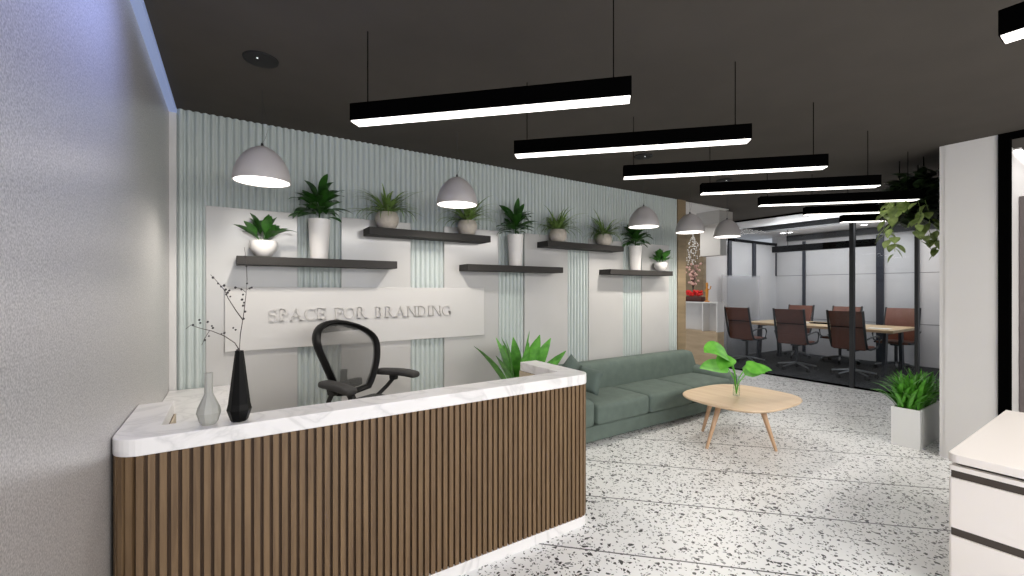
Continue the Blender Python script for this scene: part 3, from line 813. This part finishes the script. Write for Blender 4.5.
pillow('throw_pillow', (3.27, 3.47, .61), (math.radians(-16), math.radians(8), math.radians(-66)), .27, 'sage pillow leaning at the front left of the sofa')

# ------------------------------------------------------------------ coffee table
TZ = .47
ctb = thing('coffee_table', 'low pale wood coffee table with rounded top and splayed legs', 'table', (4.53, 2.50, 0))
bm = bmesh.new(); pts = []
for i in range(72):
    a = 2*PI*i/72; c, s_ = math.cos(a), math.sin(a); n_ = 3.0
    pts.append((.565*abs(c)**(2/n_)*(1 if c > 0 else -1), .485*abs(s_)**(2/n_)*(1 if s_ > 0 else -1)))
def ringv(sc_, z_): return [bm.verts.new((x_*sc_, y_*sc_, z_)) for x_, y_ in pts]
rs = [ringv(.90, TZ-.040), ringv(.985, TZ-.022), ringv(1., TZ-.010), ringv(.992, TZ)]
bm.faces.new(rs[0][::-1]); bm.faces.new(rs[-1])
for a, b_ in zip(rs, rs[1:]):
    for i in range(72): bm.faces.new((a[i], a[(i+1) % 72], b_[(i+1) % 72], b_[i]))
obj('tabletop', bm, 'beech', ctb, smooth=True)
for ax_, ay_, bx_, by_ in ((-.34, .03, -.535, .05), (-.03, -.22, -.02, -.365), (-.09, .26, -.08, .39), (.34, -.03, .53, -.03)):
    bm = bmesh.new(); tube(bm, [(ax_, ay_, TZ-.041), (bx_, by_, .0)], .028, 12, .014); obj('leg', bm, 'beechleg', ctb, smooth=True)
vp = thing('cut_leaf_vase', 'clear glass vase of green philodendron leaves on the coffee table', 'plant', (4.50, 2.53, TZ+.0005))
bm = bmesh.new(); lathe(bm, [(0, 0), (.034, 0), (.036, .004), (.030, .21), (.027, .21), (.032, .01), (0, .008)], 24); obj('vase', bm, 'vglass', vp, smooth=True)
bm = bmesh.new()
for az, el, L, W, dr, h, ro in ((2.75, .7, .32, .30, 1.5, .40, -.6), (2.55, .15, .30, .24, .5, .29, -.5), (-.62, .55, .30, .20, 1.2, .22, .5), (-.8, .0, .20, .20, .9, .30, .6), (3.0, -.5, .20, .20, .8, .42, -.4)):
    d = Vector((math.cos(az), math.sin(az), 0))
    top_ = d*.09+Vector((0, 0, h))
    tube(bm, [(0, 0, .02), d*.022+Vector((0, 0, h*.6)), top_], .0055, 6)
    leaf(bm, top_, az, el, L, W, dr, 9, .0, .12, 'heart', roll=ro)
obj('foliage', bm, 'leaf_lime', vp, smooth='leaf')

# ------------------------------------------------------------------ planter + hanging plant
pl = thing('trough_planter', 'square white trough planter of bushy green leaves against the white wall', 'plant', (5.73, 1.365, 0))
bm = B((0, .70, 0, .225, 0, .015), (0, .70, 0, .015, .015, .39), (0, .70, .21, .225, .015, .39), (0, .015, .015, .21, .015, .39), (.685, .70, .015, .21, .015, .39))
obj('trough', bm, 'planter', pl)
obj('soil', B((.016, .684, .016, .209, .016, .365)), 'soil', pl)
bm = bmesh.new(); r = random.Random(21)
for i in range(430):
    x_, y_ = .03+.64*r.random(), .03+.165*r.random(); az = r.random()*2*PI; el = .75+.75*r.random()
    leaf(bm, (x_, y_, .36), az, .35+el*.78, .22+.19*r.random(), .028+.014*r.random(), .4+1.2*r.random(), 6, .0, .3, 'oval')
for v in bm.verts:
    if v.co.x > .34 and v.co.y < .0: v.co.y = .0-.04*(1-math.exp(v.co.y*5))
    v.co.y = max(v.co.y, -.13)
obj('foliage', bm, 'leaf_bright', pl, smooth='leaf')

hp = thing('hanging_plant', 'trailing vine in a dark hanging trough beside the white wall top', 'plant', (5.95, 1.42, 2.52))
bm = B((-.02, .40, -.05, .19, -.06, .12)); obj('trough', bm, 'black', hp, bevel=.02)
for x_, y_ in ((0, -.03), (.0, .16), (.36, .10)):
    bm = bmesh.new(); tube(bm, [(x_, y_, .12), (x_, y_, ZC-2.52)], .005, 6); obj('rod', bm, 'black', hp)
def pt(px, py, t_):   # place a point of the vine by viewing ray and depth, world to local
    r_ = (px-512)/430; d = Vector((.5461+.8377*r_, .8377-.5461*r_, (289.4-py)/430)); return d*t_+Vector((0, 0, 1.6))-Vector((5.95, 1.42, 2.52))
def okleaf(q):
    X_, Y_ = q.x+5.95, q.y+1.42; F_ = X_*.5461+Y_*.8377; return 512+430*(X_*.8377-Y_*.5461)/F_ < 938
bm = bmesh.new(); r = random.Random(31)
for i in range(620):
    x_, y_ = -.10+.50*r.random(), -.17+.42*r.random(); az = r.random()*2*PI
    q = Vector((x_, y_, -.20+.46*r.random()))
    if okleaf(q) and q.x+q.y < .46 and q.x > -.06: leaf(bm, q, az, .9-1.5*r.random(), .11+.05*r.random(), .085, .8, 5, .02, .2, 'heart')
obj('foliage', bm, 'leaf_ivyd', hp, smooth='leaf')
bm = bmesh.new(); bs = bmesh.new()
vines = [[(905, 198, 4.3), (893, 200, 4.35), (886, 212, 4.35), (884, 228, 4.35), (888, 238, 4.35)],
         [(908, 200, 4.2), (897, 205, 4.2), (893, 222, 4.2), (894, 240, 4.2), (895, 252, 4.2)],
         [(918, 200, 4.3), (921, 215, 4.3), (916, 228, 4.3), (920, 240, 4.3)],
         [(925, 200, 4.3), (930, 215, 4.35), (929, 230, 4.35), (935, 244, 4.35)],
         [(932, 200, 4.5), (936, 220, 4.5), (938, 240, 4.5), (938, 250, 4.5)]]
for vn in vines:
    P = [pt(*p) for p in vn]; tube(bs, P, .003, 5)
    for a, b_ in zip(P, P[1:]):
        for k_ in range(3):
            q = a.lerp(b_, (k_+r.random()*.6)/2); az = r.random()*2*PI
            if okleaf(q): leaf(bm, q, az, -.5-.6*r.random(), .085+.045*r.random(), .07+.02*r.random(), .5, 6, .02, .18, 'heart')
obj('vine_stem', bs, 'leaf_ivy', hp, smooth='leaf'); obj('vine_leaves', bm, 'leaf_ivy', hp, smooth='leaf')

# ------------------------------------------------------------------ drawer cabinet at right
dc = thing('drawer_cabinet', 'cream drawer cabinet with dark finger channels in the right corner', 'cabinet', (3.13, .640, 0))
# local: x away, y negative to the right ; front faces -x
D_, W_ = 1.45, 1.6
def rrect(x0, x1, y0, y1, r_):
    return arc(x0+r_, y1-r_, r_, 90, 180, 6) + arc(x0+r_, y0+r_, r_, 180, 270, 6) + [(x1, y0), (x1, y1)]
bm = bmesh.new(); prism(bm, rrect(-.012, D_, -W_, 0, .045), .707, .750); obj('top', bm, 'laminate', dc, bevel=.004)
bm = bmesh.new(); prism(bm, rrect(.03, D_-.01, -W_+.02, -.02, .03), .689, .7065); obj('shadow_gap', bm, 'channel', dc)
bm = bmesh.new(); prism(bm, rrect(.028, D_-.01, -W_+.01, -.005, .03), 0, .688); obj('carcass', bm, 'laminate', dc)
for z0, z1 in ((.664, .688), (.367, .623), (.070, .323)):
    bm = bmesh.new(); prism(bm, rrect(.0, .0275, -W_+.01, -.005, .012), z0, z1); d = obj('drawer_front', bm, 'laminate', dc, bevel=.002)
for z0, z1 in ((.6235, .6635), (.3235, .3665)):
    bm = B((.014, .0275, -W_+.02, -.012, z0, z1)); obj('finger_channel', bm, 'channel', dc)

# ------------------------------------------------------------------ open shelf unit + decor past the wall
x0 = 8.18
y0 = pxY(724, x0+.24); y1 = y0+1.5
su = thing('open_shelf_unit', 'white cubby shelf unit on a pale wood base beyond the oak strip', 'cabinet', (x0, y0, 0))
W2 = y1-y0
obj('base', B((.0, .24, 0, W2, 0, .735)), 'oakfloor', su)
ym = pxY(702.5, x0)-y0
fr_ = [(.0, .24, 0, W2, 1.315, 1.34), (.0, .24, 0, .018, .736, 1.315), (.0, .24, ym-.01, ym+.01, .736, 1.315), (.0, .24, W2-.018, W2, .736, 1.315), (.225, .24, .018, W2-.018, .736, 1.315)]
obj('frame', B(*fr_), 'whitew', su)
bx_ = x0+.10
yb = pxY(693, bx_)
t = thing('flower_basket', 'brown basket of red flowers on the white cubby unit', 'flowers', (bx_, yb, 1.3405))
bm = bmesh.new(); soft(bm, 0, -.03, .055, .16, .44, .11, .03, n=5); obj('basket', bm, 'basket', t, smooth=True)
bm = bmesh.new(); r = random.Random(41)
for i in range(60):
    m = Matrix.Translation((-.06+.12*r.random(), -.19+.34*r.random(), .13+.10*r.random())) @ Matrix.Scale(.03, 4); bmesh.ops.create_icosphere(bm, subdivisions=1, radius=1, matrix=m)
obj('flowers', bm, 'red', t)
t = thing('blossom_branches', 'tall white blossom branches rising behind the red flowers', 'branches', (bx_+.03, yb+.02, 1.56))
bm = bmesh.new(); bp_ = bmesh.new(); bt = bmesh.new()
for i in range(150):
    f = r.random(); hh = .15+f*1.08; wd = .20*math.sin(PI*min(1, .12+f*.9))+.02; a = r.random()*2*PI
    m = Matrix.Translation((math.cos(a)*wd*.3, math.sin(a)*wd*r.random(), hh)) @ Matrix.Scale(.014, 4)
    bmesh.ops.create_icosphere(bm if f > .40 else bp_, subdivisions=1, radius=1 if f > .4 else 2., matrix=m)
for a in range(6): tube(bt, [(0, 0, 0), (.01, (a-2.5)*.03, .4), (.02, (a-2.5)*.06, .95)], .005, 5)
obj('blossoms', bm, 'blossomw', t); obj('lower_blossoms', bp_, 'pink', t); obj('stem', bt, 'twig', t)
t = thing('orange_figurine', 'small orange upright figurine at the right end of the flower basket', 'figurine', (bx_, pxY(707, bx_), 1.3405))
bm = bmesh.new(); lathe(bm, [(0, 0), (.05, 0), (.05, .02), (.018, .03), (.028, .15), (.032, .24), (.016, .30), (.026, .34), (.022, .39), (0, .41)], 16); obj('figure', bm, 'orange', t, smooth=True)
bm = bmesh.new(); tube(bm, [(0, -.02, .25), (0, -.07, .27), (0, -.09, .33)], .01, 6); tube(bm, [(0, .02, .25), (0, .06, .22)], .01, 6); obj('arms', bm, 'orange', t, smooth=True)

# ------------------------------------------------------------------ meeting room furniture
mt = thing('meeting_table', 'long oak topped meeting table with black slab legs behind the glass', 'table', (10.5, 4.0, 0))
TZ2 = .865
obj('tabletop', B((-.70, .70, -1.31, 1.31, TZ2-.05, TZ2)), 'mtop', mt, bevel=.004)
for sy_ in (-1, 1):
    for sx_ in (-1, 1):
        bm = bmesh.new(); v = box(bm, sx_*.48-.06, sx_*.48+.06, sy_*1.12-.025, sy_*1.12+.025, 0, TZ2-.051)
        for q in v:
            if q.co.z > .1: q.co.x += -sx_*.07
        obj('leg', bm, 'navy', mt)
    bm = B((-.40, .40, sy_*1.12-.02, sy_*1.12+.02, TZ2-.10, TZ2-.052)); obj('crossbar', bm, 'navy', mt)

def conf_chair():
    t = thing('conference_chair', 'x', 'chair', (0, 0, 0), 0, 'brown leather chairs around the meeting table')
    # faces +x, scale about 1.1
    bm = bmesh.new(); soft(bm, 0.02, 0, .545, .50, .50, .05, .02, (0, 0, .006), 6); obj('seat', bm, 'leather', t, smooth=True)
    bm = bmesh.new(); rows = []
    for i in range(15):
        f = i/14; z_ = .56+.655*f; xx = -.23-.17*f-.03*math.sin(PI*f)*-1
        rows.append([(xx, z_)])
    a = []
    for xx, z_ in [q[0] for q in rows]:
        a.append([bm.verts.new((xx+dx, yy, z_)) for dx, yy in ((0, -.25), (0, .25), (.03, .25), (.03, -.25))])
    for p, q in zip(a, a[1:]):
        for k_ in range(4): bm.faces.new((p[k_], p[(k_+1) % 4], q[(k_+1) % 4], q[k_]))
    bm.faces.new(a[0][::-1]); bm.faces.new(a[-1]); obj('backrest', bm, 'leather', t, smooth=True)
    bm = bmesh.new()
    for z_ in (.93,): box(bm, -.352, -.312, -.252, .252, z_-.006, z_+.006)
    obj('seam', bm, 'black', t)
    for s in (-1, 1):
        bm = bmesh.new()
        tube(bm, [(-.395, s*.265, 1.225), (-.33, s*.265, .95), (-.25, s*.265, .66), (-.19, s*.265, .555), (-.05, s*.265, .53), (.26, s*.265, .545)], .020, 8)
        obj('side_frame', bm, 'dgray', t, smooth=True)
        bm = bmesh.new()
        tube(bm, [(-.27, s*.275, .72), (-.20, s*.32, .76), (.02, s*.33, .775), (.13, s*.33, .76), (.16, s*.33, .70), (.14, s*.32, .58), (.08, s*.28, .54)], .014, 8)
        obj('arm_loop', bm, 'dgray', t, smooth=True)
    bm = bmesh.new(); tube(bm, [(0, 0, .52), (0, 0, .10)], .028, 12); soft(bm, 0, 0, .50, .22, .14, .05, .015, n=3); obj('column', bm, 'dgray', t, smooth=True)
    bm = bmesh.new()
    for i in range(5):
        a_ = 2*PI*i/5+.3; tube(bm, [(0, 0, .14), (math.cos(a_)*.34, math.sin(a_)*.34, .085)], .022, 8, .014)
    obj('base', bm, 'chrome', t, smooth=True)
    for i in range(5):
        a_ = 2*PI*i/5+.3; bm = bmesh.new(); c, s_ = math.cos(a_), math.sin(a_)
        tube(bm, [(c*.34-s_*.02, s_*.34+c*.02, .034), (c*.34+s_*.02, s_*.34-c*.02, .034)], .034, 12); obj('caster', bm, 'rubber', t, smooth=True)
    return t
c0 = conf_chair(); c0.location = (9.50, 3.17, 0); c0['label'] = 'brown leather chair behind the glass wall post, near side of the meeting table'
dup(c0, (9.47, 4.10, 0), .06, 'brown leather chair in the middle of the near side of the meeting table')
dup(c0, (9.42, 5.06, 0), -.05, 'brown leather chair at the left end of the meeting table near side')
dup(c0, (11.17, 3.02, 0), PI, 'brown leather chair at the right end, far side of the meeting table')
dup(c0, (11.17, 3.97, 0), PI, 'brown leather chair in the middle, far side of the meeting table')
dup(c0, (11.17, 4.90, 0), PI, 'brown leather chair at the left end, far side of the meeting table')
tag(obj('paper_sheet', B((-.10, .10, -.16, .16, 0, .008)), 'paper', loc=(10.15, 2.98, TZ2+.0005)), 'white papers at the right end of the meeting table', 'paper')
tag(obj('paper_sheet', B((-.10, .10, -.15, .15, 0, .008)), 'paper', loc=(10.55, 4.42, TZ2+.0005)), 'white papers on the meeting table middle before the far left chair', 'paper')
t = thing('laptop', 'closed black laptop on the meeting table', 'laptop', (10.6, 4.12, TZ2+.0005))
obj('base', B((-.12, .12, -.17, .17, 0, .012)), 'black', t); obj('lid', B((-.12, .12, -.17, .17, .0125, .02)), 'black', t)

# ------------------------------------------------------------------ camera, light, world
cam = bpy.data.cameras.new('camera'); cam.sensor_width = 36; cam.lens = 430/1024*36; cam.shift_y = 1.4/1024; cam.clip_start = .05
co = bpy.data.objects.new('camera', cam); col.objects.link(co)
co.location = (0, 0, 1.6); co.rotation_euler = (PI/2, 0, math.radians(56.9-90)); C.camera = co

def area(name, loc, rot, sx_, sy_, e, c=(1, 1, 1)):
    l = bpy.data.lights.new(name, 'AREA'); l.shape = 'RECTANGLE'; l.size = sx_; l.size_y = sy_; l.energy = e; l.color = c
    o = bpy.data.objects.new(name, l); col.objects.link(o); o.location = loc; o.rotation_euler = rot; return o
area('meeting_light', (10.4, 3.6, 2.85), (0, 0, 0), 2.6, 3.4, 62, (1, .99, .98))
area('lobby_light', (7.3, 5.6, 2.9), (0, 0, 0), 1.2, 1.2, 30, (1, .97, .93))
area('office_light', (6.9, .2, 2.9), (0, 0, 0), 1.2, 1.0, 9, (1, .97, .94))
area('meeting_ceiling_fill', (10.0, 3.9, 2.56), (PI, 0, 0), .08, 1.7, 42, (1, .98, .96))  # added above the unlit bar to brighten the meeting room ceiling
area('rear_fill', (3.2, -1.5, 2.9), (math.radians(20), 0, 0), 6.5, 1.6, 390, (1, .95, .89))  # unseen fill added behind the camera to lift floor and walls
area('blue_wall_fill', (.10, 1.1, 2.85), (0, math.radians(58), 0), .12, 2.4, 14, (.36, .44, 1)).data.spread = math.radians(110)  # unseen blue lamp added to tint the top of the left wall
area('cool_rear_fill', (1.2, -2.6, 1.9), (math.radians(86), 0, math.radians(12)), 3.5, 2.2, 45, (.85, .92, 1))  # cool fill added behind the camera, no window is built there
w = bpy.data.worlds.new('world'); C.world = w; w.use_nodes = True
w.node_tree.nodes['Background'].inputs[0].default_value = (.93, .95, 1, 1); w.node_tree.nodes['Background'].inputs[1].default_value = .55
C.view_settings.view_transform = 'Standard'
C.cycles.use_denoising = True
C.cycles.max_bounces = 8; C.cycles.transparent_max_bounces = 16
C.cycles.sample_clamp_indirect = 6
